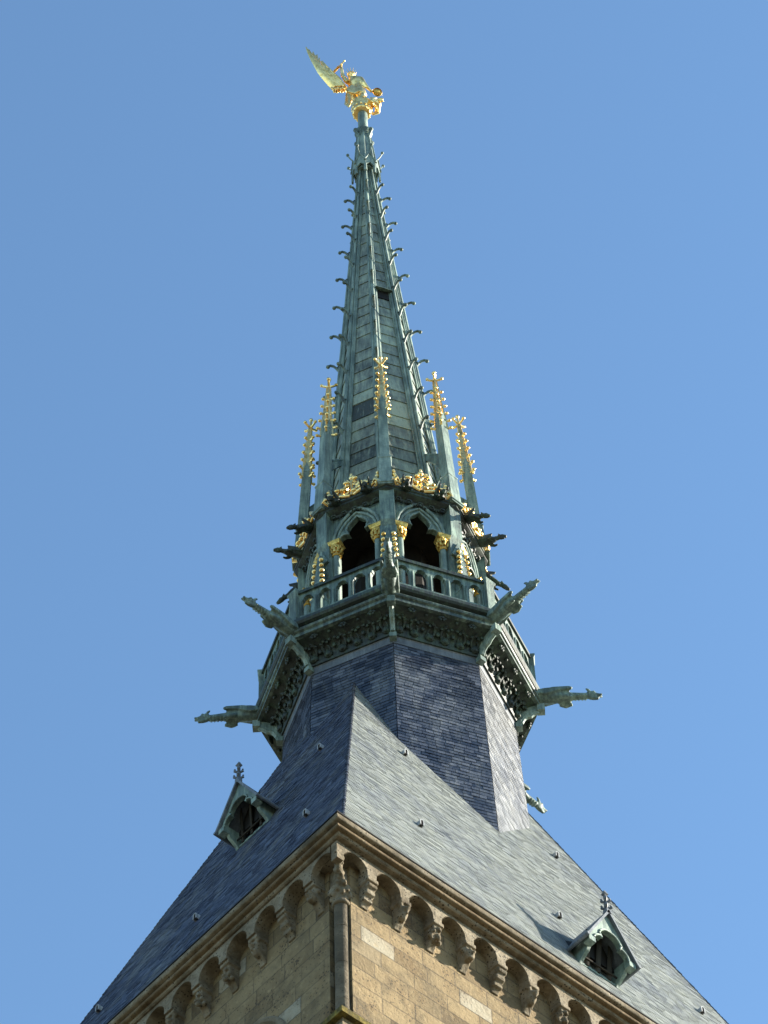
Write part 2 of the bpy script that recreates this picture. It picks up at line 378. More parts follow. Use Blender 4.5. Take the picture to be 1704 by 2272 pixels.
# corner shaft with its carved capital
KX, KY = .57, .60
mb = MB(); mb.lathe([(.115, -4.06), (.108, -3.2), (.108, -2.05), (.108, -1.22)], (KX, KY, 0), 18)
for z in (-1.75, -2.55, -3.35): mb.lathe([(.110, z), (.114, z + .008), (.110, z + .016)], (KX, KY, 0), 18)
cs = mb.build('corner_shaft', M['stone_dark'], tower, TO)
mb = MB(); mb.lathe([(.10, -1.26), (.15, -1.24), (.15, -1.19), (.112, -1.16), (.12, -1.06), (.15, -.94), (.18, -.88)], (KX, KY, 0), 14)
rnd = random.Random(2)
for i in range(12):
    a = 2 * pi * i / 12; z = -1.02 + .07 * (i % 2); r = .14 + .02 * (i % 2)
    mb.ball((KX + r * cos(a), KY + r * sin(a), z), (.045, .045, .07))
mb.box(.44, .70, .47, .73, -.89, -.84); mb.box(.50, .74, .53, .78, -.84, -.36)
mb.box(.205, .30, .255, .385, -.66, -.33)
for q in range(60):
    t = rnd.random(); mb.ball((.24 + .20 * t + rnd.uniform(-.04, .06), .28 + .18 * t + rnd.uniform(-.04, .06), -.48 - .38 * t + rnd.uniform(-.05, .05)), rnd.uniform(.02, .05))
fused(mb, 'capital', M['stone_trim'], cs, .016, TO)
mb = MB(); mb.box(.15, 1.15, .15, 1.25, -4.16, -4.05); mb.build('buttress_cap', M['lichen'], tower, TO)
mb = MB(); mb.box(.24, 1.1, .24, 1.2, -(Z0 + ZE) + .02, -4.164)
mb.build('corner_buttress', M['stone'], tower, TO, smooth=False)
mb = MB(); A_ = [pi * i / 20 for i in range(21)]
mb.tube([(.47, 2.6 + .85 * cos(a), -3.22 + .85 * sin(a)) for a in A_], .07, 8)
mb.tube([(.48, 2.6 + .70 * cos(a), -3.22 + .70 * sin(a)) for a in A_], .05, 8)
mb.build('blind_arch', M['stone_trim'], tower, TO)

# steep slate roof: four planes
ZT = 13.4
def inner(z): return (INS + z / TL, INS + z / TR, TOWER_B - INS - z / TL, TOWER_A - INS - z / TR)
def slates(mb, pt, nrm, lim, v0, v1, h, wd, rnd, tone=lambda u, v: 0.0, lift=.011):
    """lay single slates in courses on a plane: pt(u, v) is the plane, lim(v) the ends of a course"""
    v = v0; row = 0
    while v < v1:
        va, vb = v, v + h * 1.12
        a0, a1 = lim(va); b0, b1 = lim(min(vb, v1 + h))
        u = a0 - rnd.uniform(0, wd); sag = .004 * sin(row * .37) + rnd.uniform(-.002, .002)
        while u < a1:
            u2 = u + wd * rnd.uniform(.75, 1.25)
            L, R = max(u, a0), min(u2, a1)
            if R - L > .012:
                Lt = b0 if u <= a0 else min(max(L, b0), b1); Rt = b1 if u2 >= a1 else max(min(R, b1), b0)
                e = lift + rnd.uniform(-.003, .005); d = rnd.uniform(-.006, .004) + sag
                if rnd.random() < .015: d -= .018
                g = .004
                q = [pt(L + g, va + d) + nrm * e, pt(R - g, va + d) + nrm * (e + rnd.uniform(-.002, .002)), pt(Rt - g, vb) + nrm * .004, pt(Lt + g, vb) + nrm * .004, pt(L + g, va + d) - nrm * .004, pt(R - g, va + d) - nrm * .004]
                t = tone((L + R) / 2, v); mb.add(q, [[0, 1, 2, 3], [4, 5, 1, 0]], t + min(.999, max(0, rnd.betavariate(1.1, 1.7))) if t > -.5 else max(-.2, rnd.random() * .12))
            u = u2
        v += h; row += 1
mb = MB(); rings = []
for z in (0, ZT):
    x0, y0, x1, y1 = inner(z)
    rings.append([(x0 + .006, y0 + .006, z), (x1 - .006, y0 + .006, z), (x1 - .006, y1 - .006, z), (x0 + .006, y1 - .006, z)])
mb.loft(rings, cap=False)
rnd = random.Random(21)
for side in range(4):
    T_, O_ = (TR, TL) if side % 2 == 0 else (TL, TR)       # slope of this plane, slope of its neighbours
    sl = sqrt(1 + T_ * T_); Lx = TOWER_B if side % 2 == 0 else TOWER_A
    frm = [(V((0, 0, 0)), V((1, 0, 0)), V((0, 1, 0))), (V((TOWER_B, 0, 0)), V((0, 1, 0)), V((-1, 0, 0))), (V((TOWER_B, TOWER_A, 0)), V((-1, 0, 0)), V((0, -1, 0))), (V((0, TOWER_A, 0)), V((0, -1, 0)), V((1, 0, 0)))][side]
    def pt(u, v, f=frm, T_=T_, sl=sl): z = v * T_ / sl; return f[0] + f[1] * u + f[2] * (INS + z / T_) + V((0, 0, z))
    nn = (-frm[2] * T_ + V((0, 0, 1))).normalized()
    lim = lambda v, T_=T_, sl=sl, O_=O_, Lx=Lx: (INS + v * T_ / sl / O_, Lx - INS - v * T_ / sl / O_)
    slates(mb, pt, nn, lim, -.03, ZT * sl / T_,   .105, .20, rnd, (lambda u, v: 2.0) if side in (0, 1) else (lambda u, v: 0.0))  # sunlit slopes: lichen tone, made paler to paint the sunlight in
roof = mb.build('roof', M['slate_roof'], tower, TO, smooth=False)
rnd = random.Random(5)
for sx, sy in ((0, 0), (1, 0), (0, 1)):
    z = .02; mb = MB()
    while z < ZT - .1:
        q0, q1 = inner(z), inner(z + .1); k = (q0[2] if sx else q0[0], q0[3] if sy else q0[1], z); k1 = (q1[2] if sx else q1[0], q1[3] if sy else q1[1], z + .1)
        r = .020 + rnd.uniform(0, .010); mb.tube([k, k1], [r + .006, r - .004], 6, tone=rnd.random() * .6); z += .097
    mb.build('hip_ridge', M['slate_shaft'], roof, TO)

# little lead cowls that ventilate the roof
mb = MB(); arc = [(.055 * cos(a), .055 + .055 * sin(a)) for a in [pi * i / 10 for i in range(11)]]
outer = [(.055, -.06)] + arc + [(-.055, -.06)]; innr = [(.034, -.06)] + [(x * .62, .055 + (z - .055) * .62) for x, z in arc] + [(-.034, -.06)]
poly = outer + innr[::-1]
mb.prism(poly, (0, -.11, 0), (1, 0, 0), (0, 0, 1), (0, 1, 0), .2)
mb.prism([(-.1, -.02), (.1, -.02), (.08, .22), (-.08, .22)], (0, .005, 0), (1, 0, 0), (0, .33, .94), (0, .94, -.33), .01)
for q in range(len(mb.v)): mb.v[q] = tuple(x * .84 for x in mb.v[q])
vent = mb.build('roof_vent', M['lead_pale'], roof)
mb = MB(); mb.prism(innr, (0, -.095, 0), (1, 0, 0), (0, 0, 1), (0, 1, 0), .01); vm = mb
for q in range(len(mb.v)): mb.v[q] = tuple(x * .84 for x in mb.v[q])
dark_me = vm.build('vent_hole', M['dark']); dark_ob = dark_me
# join the plate that paints the hole's shade into the vent as a second material
bm = bmesh.new(); bm.from_mesh(vent.data); n0 = len(bm.faces); bm.from_mesh(dark_ob.data); bm.faces.ensure_lookup_table()
for f in bm.faces[n0:]: f.material_index = 1
bm.to_mesh(vent.data); bm.free(); vent.data.materials.append(M['dark']); bpy.data.objects.remove(dark_ob, do_unlink=True)
first = True
for side, t, z in (('R', 4.56, 9.32), ('R', 3.23, 4.53), ('R', 8.49, 9.36), ('R', 6.52, 4.61), ('R', 10.07, 4.65), ('L', 4.05, 9.1), ('L', 2.51, 4.31), ('L', 5.4, 4.15), ('L', 8.08, 4.05)):
    o = vent if first else dup(vent); first = False
    q = inner(z)
    if side == 'R': o.location = (INS + t - CX, q[1] - CY, z + Z0 + ZE); o.rotation_euler = (0, 0, 0)
    else: o.location = (q[0] - CX, INS + t - CY, z + Z0 + ZE); o.rotation_euler = (0, 0, -pi / 2)

# dormers
def trefoil(w1, z0, z1, z2, w2):
    """right half of a cusped arch from (w1, z0) up to the apex (0, z2); the cusp stands at (w2, z1)"""
    p = [(w1, z0)]
    for i in range(1, 6): a = pi * .5 * i / 5; p.append((w2 + (w1 - w2) * cos(a) * (1 + .12 * sin(2 * a)), z0 + (z1 - z0) * sin(a)))
    p.append((w2 - .02, z1 - .035))
    b = w2 + .035
    for i in range(1, 7): a = pi * .5 * i / 6; p.append((b * cos(a) ** .8 if i < 6 else 0, z1 + (z2 - z1) * sin(a) ** 1.15))
    return p
def make_dormer():
    tf = trefoil(.40, -.08, .14, .40, .23)
    poly = [(-.56, -.06), (-.56, .02), (0, .90), (.56, .02), (.56, -.06), (.47, -.14), (.40, -.14)] + tf + [(-x, z) for x, z in reversed(tf[:-1])] + [(-.40, -.14), (-.47, -.14)]
    a = MB(); a.prism(poly, (0, -.50, 0), (1, 0, 0), (0, 0, 1), (0, 1, 0), .09)
    for s in (-1, 1):
        ch = [(-.41, .02), (.03, .02), (-.10, -.36), (-.165, -.42), (-.19, -.36), (-.27, -.30), (-.36, -.24), (-.41, -.15)]
        a.prism(ch, (s * .43 - .035, 0, 0), (0, 1, 0), (0, 0, 1), (1, 0, 0), .07)
        a.box(s * .47 - .075, s * .47 + .075, -.53, -.38, -.17, -.05)
        a.tube([(s * x, -.51, z) for x, z in tf], .022, 6)
    a.box(-.40, .40, -.155, -.10, -.38, -.33)
    d = a.build('dormer', M['copper_pale'], tower)
    a = MB()
    a.prism([(-.62, -.10), (-.58, -.12), (0, .86), (.58, -.12), (.62, -.10), (0, .945)], (0, -.57, 0), (1, 0, 0), (0, 0, 1), (0, 1, 0), .92)
    for s in (-1, 1): a.tube([(s * .60, -.58, -.11), (s * .60, .0, -.11)], .035, 7)
    a.build('dormer_roof', M['lead'], d)
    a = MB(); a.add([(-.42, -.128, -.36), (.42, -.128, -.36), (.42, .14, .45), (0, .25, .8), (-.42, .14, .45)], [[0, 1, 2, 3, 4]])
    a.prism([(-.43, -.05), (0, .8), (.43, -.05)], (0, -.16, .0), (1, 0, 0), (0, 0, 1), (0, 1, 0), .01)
    a.build('shade', M['dark'], d, smooth=False)  # near-black panel painting the shade inside the dormer opening
    a = MB()
    for i in range(3):
        x = -.28 + .26 * i
        a.tube([(x, -.16, -.34), (x + .04, -.26, .5)], .05, 5, .35)
    a.tube([(-.4, -.2, -.22), (.4, -.2, -.22)], .02, 5)
    a.build('louvre', M['louvre'], d)
    a = MB(); a.square([(.05, 0, 0, .84), (.05, 0, 0, .95), (.028, 0, 0, 1.0), (.03, 0, 0, 1.12), (.022, 0, 0, 1.2), (.024, 0, 0, 1.34), (.05, 0, 0, 1.37), (.015, 0, 0, 1.47)], (0, -.52))
    for z, r in ((1.04, .085), (1.22, .075)):
        for i in range(4):
            b = pi / 4 + pi / 2 * i; dx, dy = cos(b), sin(b)
            a.tube([(.02 * dx, -.52 + .02 * dy, z - .06), (r * dx, -.52 + r * dy, z - .02), (r * dx, -.52 + r * dy, z + .03)], [.022, .03, .02], 6)
    a.build('finial', M['lead'], d)
    return d
dm_ = make_dormer()
dm_.location = (INS + 6.54 - CX, inner(2.83)[1] - CY, Z0 + ZE + 2.83)
d2 = dup(dm_); d2.location = (inner(7.36)[0] - CX, INS + 5.14 - CY, Z0 + ZE + 7.36); d2.rotation_euler = (0, 0, -pi / 2)
dm_['label'] = 'sunlit dormer on the bright right roof slope'; d2['label'] = 'shaded dormer on the dark left roof slope'

# ------------------------------------------------------------------ spire
spire = empty('spire', (0, 0, Z0 - 15.5), 'tall green patinated octagonal spire with gilded pinnacles, gargoyles and slate clad base', 'spire')
SO = (0, 0, 15.5)
R8 = [45 * k for k in range(8)]; H8 = [22.5 + 45 * k for k in range(8)]
AP = cos(rad(22.5))
# the slate clad octagonal base
RS = lambda z: 2.405 + .0247 * (-1.1 - z)
mb = MB(); mb.octa([(RS(z) - .008, z) for z in (-1.05, -15.3)])
rnd = random.Random(33); sk_ = sqrt(1 + (.0247 * AP) ** 2)
PATCH = {0: [(-.68, -.18, -2.25, -1.78), (.36, .95, -3.0, -2.1), (.12, .36, -2.2, -1.95), (-.4, .1, -5.2, -4.9)], 7: [(-.55, -.1, -3.0, -2.2), (.35, .8, -2.3, -1.75), (.1, .5, -2.75, -2.35), (-.9, -.6, -2.4, -1.9)]}
for k in range(8):
    a = rad(TH + 45 * k + 22.5); er, et = V((sin(a), -cos(a), 0)), V((cos(a), sin(a), 0))
    def pt(u, v, er=er, et=et): return er * (RS(v) * AP) + et * u + V((0, 0, v))
    lim = lambda v: (-RS(v) * sin(rad(22.5)), RS(v) * sin(rad(22.5)))
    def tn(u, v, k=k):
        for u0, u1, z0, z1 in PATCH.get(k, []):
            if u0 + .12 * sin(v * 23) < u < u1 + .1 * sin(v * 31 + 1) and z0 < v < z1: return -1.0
        return 2.0 if k in (1, 2) else 0.0  # sunny facets: pale tone paints sunlight into the slates
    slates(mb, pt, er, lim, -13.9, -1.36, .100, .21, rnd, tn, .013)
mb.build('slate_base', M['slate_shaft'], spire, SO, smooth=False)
mb = MB(); mb.octa([(RS(-1.1) + .022, -1.08), (RS(-1.1) + .026, -1.38), (RS(-1.1), -1.385)]); mb.octa([(2.435, -1.10), (2.45, -1.13), (2.435, -1.17), (2.42, -1.18)])
mb.build('lead_flashing', M['lead'], spire, SO)
# gallery: cove, mouldings, floor
mb = MB(); mb.octa([(2.40, -1.15), (2.48, -1.15), (2.50, -1.08), (2.47, -1.06), (2.485, -.98), (2.53, -.88), (2.61, -.78), (2.73, -.69), (2.86, -.635), (2.92, -.63)])
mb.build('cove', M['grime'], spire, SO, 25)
mb = MB(); mb.octa([(2.90, -.632), (2.985, -.625), (2.985, -.56), (2.95, -.54), (2.95, -.47), (3.0, -.44), (3.02, -.40), (3.0, -.36), (2.93, -.31), (2.91, -.22)])
mb.build('lower_moulding', M['copper_dark'], spire, SO, 25)
mb = MB(); mb.octa([(2.90, -.225), (2.99, -.19), (3.03, -.14), (3.03, -.05), (3.0, 0), (2.92, .025), (1.2, .03)])
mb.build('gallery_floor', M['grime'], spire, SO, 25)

def spiral(cx, cy, r0, turns, a0, sgn, n=14):
    return [(cx + r0 * (1 - .8 * i / n) * cos(a0 + sgn * turns * 2 * pi * i / n), cy + r0 * (1 - .8 * i / n) * sin(a0 + sgn * turns * 2 * pi * i / n)) for i in range(n + 1)]
# foliage of the cove, one set for each face
mb = MB()
def cove_pt(x, s, lift=.02):                 # s 0 low/inside .. 1 high/outside along the cove
    pr = [(2.475, -1.06), (2.485, -.98), (2.53, -.88), (2.61, -.78), (2.73, -.69), (2.86, -.635)]
    q = s * 5; i = min(4, int(q)); f = q - i
    r = (pr[i][0] * (1 - f) + pr[i + 1][0] * f) * AP; z = pr[i][1] * (1 - f) + pr[i + 1][1] * f
    return V((x, -(r + lift * .7), z - lift * .7))
for i in range(3):
    x = -.66 + .66 * i
    for sg in (-1, 1):
        sp = [(x + sg * .165 + .12 * (1 - .06 * j) * cos(pi / 2 + sg * j * .5), .46 + .30 * (1 - .06 * j) * sin(pi / 2 + sg * j * .5)) for j in range(13)]
        mb.tube([cove_pt(px, min(1, max(0, py)), .03) for px, py in sp], [.036 - .0014 * j for j in range(len(sp))], 6)
        c = cove_pt(x + sg * .165, .22, .03); mb.ball(c, (.10, .075, .115), 10, 7); mb.ball(c + V((0, -.05, -.07)), (.045, .035, .04))
        for q in range(4): mb.ball(cove_pt(x + sg * (.06 + .07 * q), .66 + .05 * (q % 2), .03), (.045, .03, .05))
    c = cove_pt(x, .93, .06)
    for q in range(7): mb.ball(c + V((.062 * cos(q * 1.05), -.02, .05 * sin(q * 1.05))) if q < 6 else c + V((0, -.045, 0)), .036)
    if i < 2: mb.ball(cove_pt(x + .33, .93, .03), .04); mb.ball(cove_pt(x + .33, .5, .02), (.05, .04, .08))
    mb.ball(cove_pt(x, .45, .03), (.05, .04, .09))
o = mb.build('cove_foliage', M['grime'], spire, SO); around(o, H8)

# balustrade
def arch_comb(t0, t1, z0, z1, cs, hw, spr, apex):
    p = [(t0, z1), (t1, z1), (t1, z0)]
    for c in reversed(cs):
        p.append((c + hw, z0))
        half = [(hw, spr), (hw * .97, spr + .3 * (apex - spr)), (hw * .80, spr + .52 * (apex - spr)), (hw * .72, spr + .5 * (apex - spr)), (hw * .62, spr + .78 * (apex - spr)), (hw * .3, spr + .95 * (apex - spr)), (0, apex)]
        p += [(c + x, z) for x, z in half] + [(c - x, z) for x, z in reversed(half[:-1])] + [(c - hw, z0)]
    return p + [(t0, z0)]
RA = 2.88 * AP
cs5 = [-.80 + .40 * i for i in range(5)]
mb = MB(); mb.prism(arch_comb(-1.06, 1.06, .16, .99, cs5, .145, .66, .90), (0, -RA, 0), (1, 0, 0), (0, 0, 1), (0, 1, 0), .10)
mb.prism([(-1.11, -.03), (1.11, -.03), (1.08, .07), (-1.08, .07)], (0, -RA + .01, .99), (1, 0, 0), (0, 1, 0), (0, 0, 1), .004)
mb.box(-1.085, 1.085, -RA - .035, -RA + .13, .025, .165)
for c in [-1.0] + [q + .2 for q in cs5]: mb.tube([(c, -RA - .012, .16), (c, -RA - .012, .74)], .026, 6)
rl = mb.build('balustrade', M['copper'], spire, SO, 30)
mb = MB(); mb.prism([(-1.125, 0), (1.125, 0), (1.07, .14), (-1.07, .14)], (0, -RA - .05, .992), (1, 0, 0), (0, 1, 0), (0, 0, 1), .10)
tr = mb.build('handrail', M['grime'], rl, SO)
around(rl, H8)
mb = MB(); mb.square([(.11, 0, 0, .02), (.11, 0, 0, 1.02), (.14, 0, 0, 1.06), (.14, 0, 0, 1.12), (.02, 0, 0, 1.26)], (0, -2.83))
o = mb.build('corner_post', M['copper'], spire, SO); around(o, R8)

# bracket under each gargoyle
mb = MB(); out_ = [(3.03, -.60), (3.03, -.78), (2.92, -.80), (2.80, -.86), (2.74, -.93), (2.66, -.94), (2.58, -1.02), (2.53, -1.14), (2.52, -1.30), (2.40, -1.30), (2.40, -.62)]
mb.prism([(-r, z) for r, z in out_], (-.055, 0, 0), (0, 1, 0), (0, 0, 1), (1, 0, 0), .11)
mb.box(-.085, .085, -3.06, -2.9, -.80, -.60); mb.box(-.075, .075, -2.56, -2.42, -1.33, -1.2)
mb.tube([(0, -r - .01, z) for r, z in out_[2:8]], .05, 6)
o = mb.build('bracket', M['copper_pale'], spire, SO); around(o, R8)

# great gargoyles
def gargoyle():
    a = MB(); z = -.33
    a.tube([(0, -2.84, z - .02), (0, -3.1, z), (0, -3.4, z), (0, -3.58, z), (0, -3.66, z + .01)], [.11, .125, .13, .115, .09], 10)
    a.tube([(0, -3.5, z), (0, -3.7, z + .02), (0, -3.9, z + .01), (0, -4.06, z)], [.105, .085, .072, .07], 9)
    a.tube([(0, -3.98, z + .01), (0, -4.06, z + .02), (0, -4.14, z + .01), (0, -4.26, z - .02)], [.065, .088, .066, .048], 9)
    a.tube([(0, -4.02, z - .05), (0, -4.12, z - .09), (0, -4.22, z - .11)], [.055, .05, .034], 7)
    a.ball((-.03, -4.27, z - .01), .032); a.ball((.03, -4.27, z - .01), .032)
    for s in (-1, 1):
        a.tube([(s * .05, -4.04, z + .06), (s * .075, -4.0, z + .12), (s * .08, -3.95, z + .16)], [.04, .035, .015], 6)
        a.ball((s * .06, -4.12, z + .06), .034)
        a.tube([(s * .10, -3.40, z - .09), (s * .13, -3.52, z - .14), (s * .10, -3.66, z - .13)], [.065, .055, .04], 7)
        a.prism([(-2.9, z - .02), (-2.95, z + .12), (-3.3, z + .165), (-3.62, z + .16), (-3.68, z + .12), (-3.66, z + .07), (-3.4, z + .05), (-3.1, z - .06)], (s * .155 - .03, 0, 0), (0, 1, 0), (0, 0, 1), (1, 0, 0), .06)
    for i in range(5): a.tube([(-.09, -3.66 - .07 * i, z - .03), (0, -3.66 - .07 * i, z - .10), (.09, -3.66 - .07 * i, z - .03)], .014, 5)
    return a
o = fused(gargoyle(), 'gargoyle', M['copper'], spire, .022, SO); around(o, R8)
def small_gargoyle(droop, k=1.0):
    a = MB(); D = lambda r, x=0, z=0: (x, -(1.95 + (r - 1.95) * k), 5.02 + z + (droop * (r - 2.05) / .6))
    a.tube([D(1.95), D(2.12), D(2.3), D(2.42)], [.085, .10, .10, .065], 8)
    a.tube([D(2.3), D(2.45, 0, .015), D(2.55, 0, .02)], [.075, .058, .05], 8)
    a.tube([D(2.5, 0, .02), D(2.58, 0, .02), D(2.68, 0, -.02)], [.045, .065, .035], 8)
    a.tube([D(2.53, 0, -.03), D(2.63, 0, -.07)], [.035, .022], 6)
    for s in (-1, 1):
        a.tube([D(2.53, s * .04, .04), D(2.5, s * .06, .10)], [.03, .012], 5)
        a.tube([D(2.28, s * .08, -.05), D(2.38, s * .1, -.10), D(2.45, s * .08, -.11)], [.045, .035, .025], 6)
        a.prism([(-2.02, -.02), (-2.15, .12), (-2.38, .13), (-2.36, .06), (-2.2, -.03)], (s * .1 - .02, 0, 5.02 + droop * .2), (0, 1, 0), (0, 0, 1), (1, 0, 0), .04)
    return a
o = fused(small_gargoyle(.06), 'small_gargoyle', M['grime'], spire, .016, SO); around(o, [78, 123, 192, -123, -78])
o = fused(small_gargoyle(-.42), 'small_gargoyle', M['grime'], spire, .016, SO); around(o, [57, 102, 147, 168, -147, -102, -57])
o = fused(small_gargoyle(-.12, .58), 'small_gargoyle', M['grime'], spire, .016, SO); around(o, [-12, 12, 33, -33])

# lantern: eight arched walls
LA = 1.80; HWF = LA * tan(rad(22.5))
tf = [(.455, 3.66), (.46, 3.78), (.445, 3.88), (.39, 3.98), (.30, 4.01), (.185, 3.95), (.225, 4.03), (.25, 4.12), (.235, 4.23), (.17, 4.36), (.08, 4.45), (0, 4.55)]
poly = [(-HWF, .03), (-HWF, 4.80), (HWF, 4.80), (HWF, .03), (.455, .03)] + tf + [(-x, z) for x, z in reversed(tf[:-1])] + [(-.455, .03)]
mb = MB(); mb.prism(poly, (0, -LA, 0), (1, 0, 0), (0, 0, 1), (0, 1, 0), .12)
wl = mb.build('lantern_wall', M['copper'], spire, SO, smooth=False)
mb = MB()
for pts, r, yy in (([(.56, 3.70), (.55, 3.95), (.48, 4.25), (.33, 4.53), (.15, 4.72), (0, 4.83)], .042, .03), ([(.48, 3.70), (.475, 3.93), (.41, 4.18), (.27, 4.42), (.12, 4.58), (0, 4.68)], .032, .015)):
    full = pts + [(-x, z) for x, z in reversed(pts[:-1])]
    mb.tube([(x, -LA - yy, z) for x, z in full], r, 8)
full = tf + [(-x, z) for x, z in reversed(tf[:-1])]
mb.tube([(x * 1.03, -LA - .005, z + .01) for x, z in full], .024, 6)
mb.build('hood_mould', M['copper_pale'], wl, SO, 50)
around(wl, H8)
# columns with gilded capitals
mb = MB(); mb.lathe([(.15, .03), (.14, .2), (.09, .26), (.078, .32), (.072, 3.24)], (.50, -LA - .03, 0), 14)
cl = mb.build('column', M['copper_pale'], spire, SO)
mb = MB(); mb.lathe([(.085, 3.20), (.105, 3.22), (.105, 3.245), (.09, 3.26), (.095, 3.36), (.11, 3.48), (.13, 3.56), (.13, 3.58)], (.50, -LA - .03, 0), 14)
for i in range(8):
    a = 2 * pi * i / 8
    mb.tube([(.50 + .10 * cos(a), -LA - .03 + .10 * sin(a), 3.30), (.50 + .12 * cos(a), -LA - .03 + .12 * sin(a), 3.42), (.50 + .145 * cos(a), -LA - .03 + .145 * sin(a), 3.46), (.50 + .135 * cos(a), -LA - .03 + .135 * sin(a), 3.40)], [.03, .034, .03, .018], 6)
    a += pi / 8
    mb.tube([(.50 + .12 * cos(a), -LA - .03 + .12 * sin(a), 3.42), (.50 + .14 * cos(a), -LA - .03 + .14 * sin(a), 3.54), (.50 + .155 * cos(a), -LA - .03 + .155 * sin(a), 3.5)], [.025, .028, .018], 6)
mb.square([(.12, 0, 0, 3.575), (.135, 0, 0, 3.60), (.135, 0, 0, 3.635), (.15, 0, 0, 3.66), (.15, 0, 0, 3.70)], (.50, -LA - .03))
mb.build('capital', M['gold_dull'], cl, SO)
c2 = dup(cl)
around(cl, H8)
for i, k in enumerate(H8):
    q = c2 if i == 0 else dup(c2)
    # mirrored position on the face: shift along the tangent
    a = rad(TH + k); q.rotation_euler = (0, 0, a); q.location = (-1.0 * cos(a), -1.0 * sin(a), 0)

# belfry inside: ceiling, frame
mb = MB(); mb.octa([(1.85, 4.62), (1.85, 4.70)], cap=True); mb.octa([(1.2, .035), (1.2, .05)], cap=True)
mb.box(-.15, .15, -.15, .15, .05, 4.62)
mb.octa([(.95, .05), (.95, 4.62)])
mb.build('belfry_frame', M['dark'], spire, SO)

# buttresses at the corners with gilded crockets
mb = MB()
mb.box(-.165, .165, -2.10, -1.72, 3.72, 4.96)
mb.prism([(-2.10, 3.72), (-2.0, 3.50), (-1.72, 3.50), (-1.72, 3.72)], (-.165, 0, 0), (0, 1, 0), (0, 0, 1), (1, 0, 0), .33)
mb.box(-.185, .185, -2.06, -1.72, .03, 3.50)
mb.square([(.135, 0, 0, .03), (.135, 0, 0, 1.45), (.15, 0, 0, 1.47), (.15, 0, 0, 1.55), (.12, 0, 0, 1.57), (.05, 0, .03, 3.1), (.03, 0, .04, 3.25)], (0, -2.17))
mb.prism([(-.2, 2.9), (0, 3.5), (.2, 2.9)], (0, -2.12, 0), (1, 0, 0), (0, 0, 1), (0, 1, 0), .06)
bt = mb.build('buttress', M['copper'], spire, SO, 30)
mb = MB()
for i in range(7):
    z = 1.66 + .215 * i; h = .128 - .045 * (z - 1.57)
    for sx in (-1, 1):
        mb.ball((sx * (h + .04), -2.17 - h * .6, z), (.055, .06, .05), 8, 6)
mb.build('crocket', M['gold'], bt, SO)
around(bt, R8)

# lantern cornice
mb = MB(); mb.octa([(1.95, 4.74), (2.0, 4.76), (2.02, 4.80), (2.12, 4.86), (2.17, 4.90), (2.17, 4.96), (2.20, 4.98), (2.20, 5.04), (2.10, 5.10), (1.4, 5.2)])
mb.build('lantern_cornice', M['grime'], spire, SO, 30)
mb = MB()
for i in range(5):
    x = -.52 + .26 * i
    mb.tube([(x - .07, -1.86, 4.70), (x - .04, -1.92, 4.75), (x + .04, -1.92, 4.75), (x + .07, -1.86, 4.70)], .025, 5); mb.ball((x + .13, -1.85, 4.70), .03)
o = mb.build('leaf_frieze', M['grime'], spire, SO); around(o, H8)

# gilded crests over the arches
def crest():
    a = MB(); y = -2.02
    def scroll(cx, cz, r, a0, sg, w):
        sp = spiral(cx, cz, r, 1.1, a0, sg, 12)
        a.tube([(x, y - .02, z) for x, z in sp], [w * (1 - .05 * j) for j in range(len(sp))], 7, 1.3)
    rnd = random.Random(3)
    a.tube([(0, y, 5.08), (0, y, 5.75)], [.05, .035], 7)
    for s in (-1, 1):
        scroll(s * .13, 5.25, .12, -pi / 2, s, .045); scroll(s * .33, 5.20, .10, -pi / 2, s, .042); scroll(s * .10, 5.50, .09, -pi / 2, s, .04)
        scroll(s * .22, 5.38, .08, 0, -s, .035)
        a.tube([(s * .05, y, 5.10), (s * .25, y - .05, 5.13), (s * .46, y - .02, 5.12), (s * .56, y - .04, 5.16)], [.05, .055, .05, .03], 7)
        for q in range(11):
            u = rnd.uniform(.06, .46); a.ball((s * u, y - .05 - rnd.uniform(0, .05), 5.14 + rnd.uniform(0, 1) * (.62 - 1.05 * u)), (rnd.uniform(.04, .075), .045, rnd.uniform(.035, .06)), 7, 5)
        a.tube([(s * .03, y, 5.62), (s * .10, y - .03, 5.72), (s * .12, y - .03, 5.66)], [.03, .03, .02], 6)
    a.ball((0, y - .02, 5.80), (.06, .05, .08)); a.ball((0, y - .02, 5.92), (.035, .035, .07))
    for s in (-1, 1):      # leaves at the ends of the cornice
        a.tube([(s * .60, y, 5.09), (s * .68, y - .06, 5.15), (s * .62, y - .10, 5.22), (s * .55, y - .06, 5.2)], [.04, .06, .05, .02], 7)
    return a
o = crest().build('gilded_crest', M['gold'], spire, SO, 60); around(o, H8)
mb = MB()
for s in (-1, 1):
    for q, (dx, z, r) in enumerate(((.20, 5.32, .07), (.24, 5.46, .06), (.19, 5.58, .06), (.23, 5.2, .06), (.18, 5.70, .045), (.28, 5.36, .045))):
        mb.ball((s * dx, -2.04 + .03 * (q % 2), z), (r, .05, r * 1.1), 7, 5)
    mb.tube([(s * .17, -2.04, 5.1), (s * .22, -2.06, 5.4), (s * .18, -2.02, 5.82)], [.045, .035, .02], 6)
o = mb.build('gilded_leaf', M['gold'], spire, SO, 60); around(o, R8)

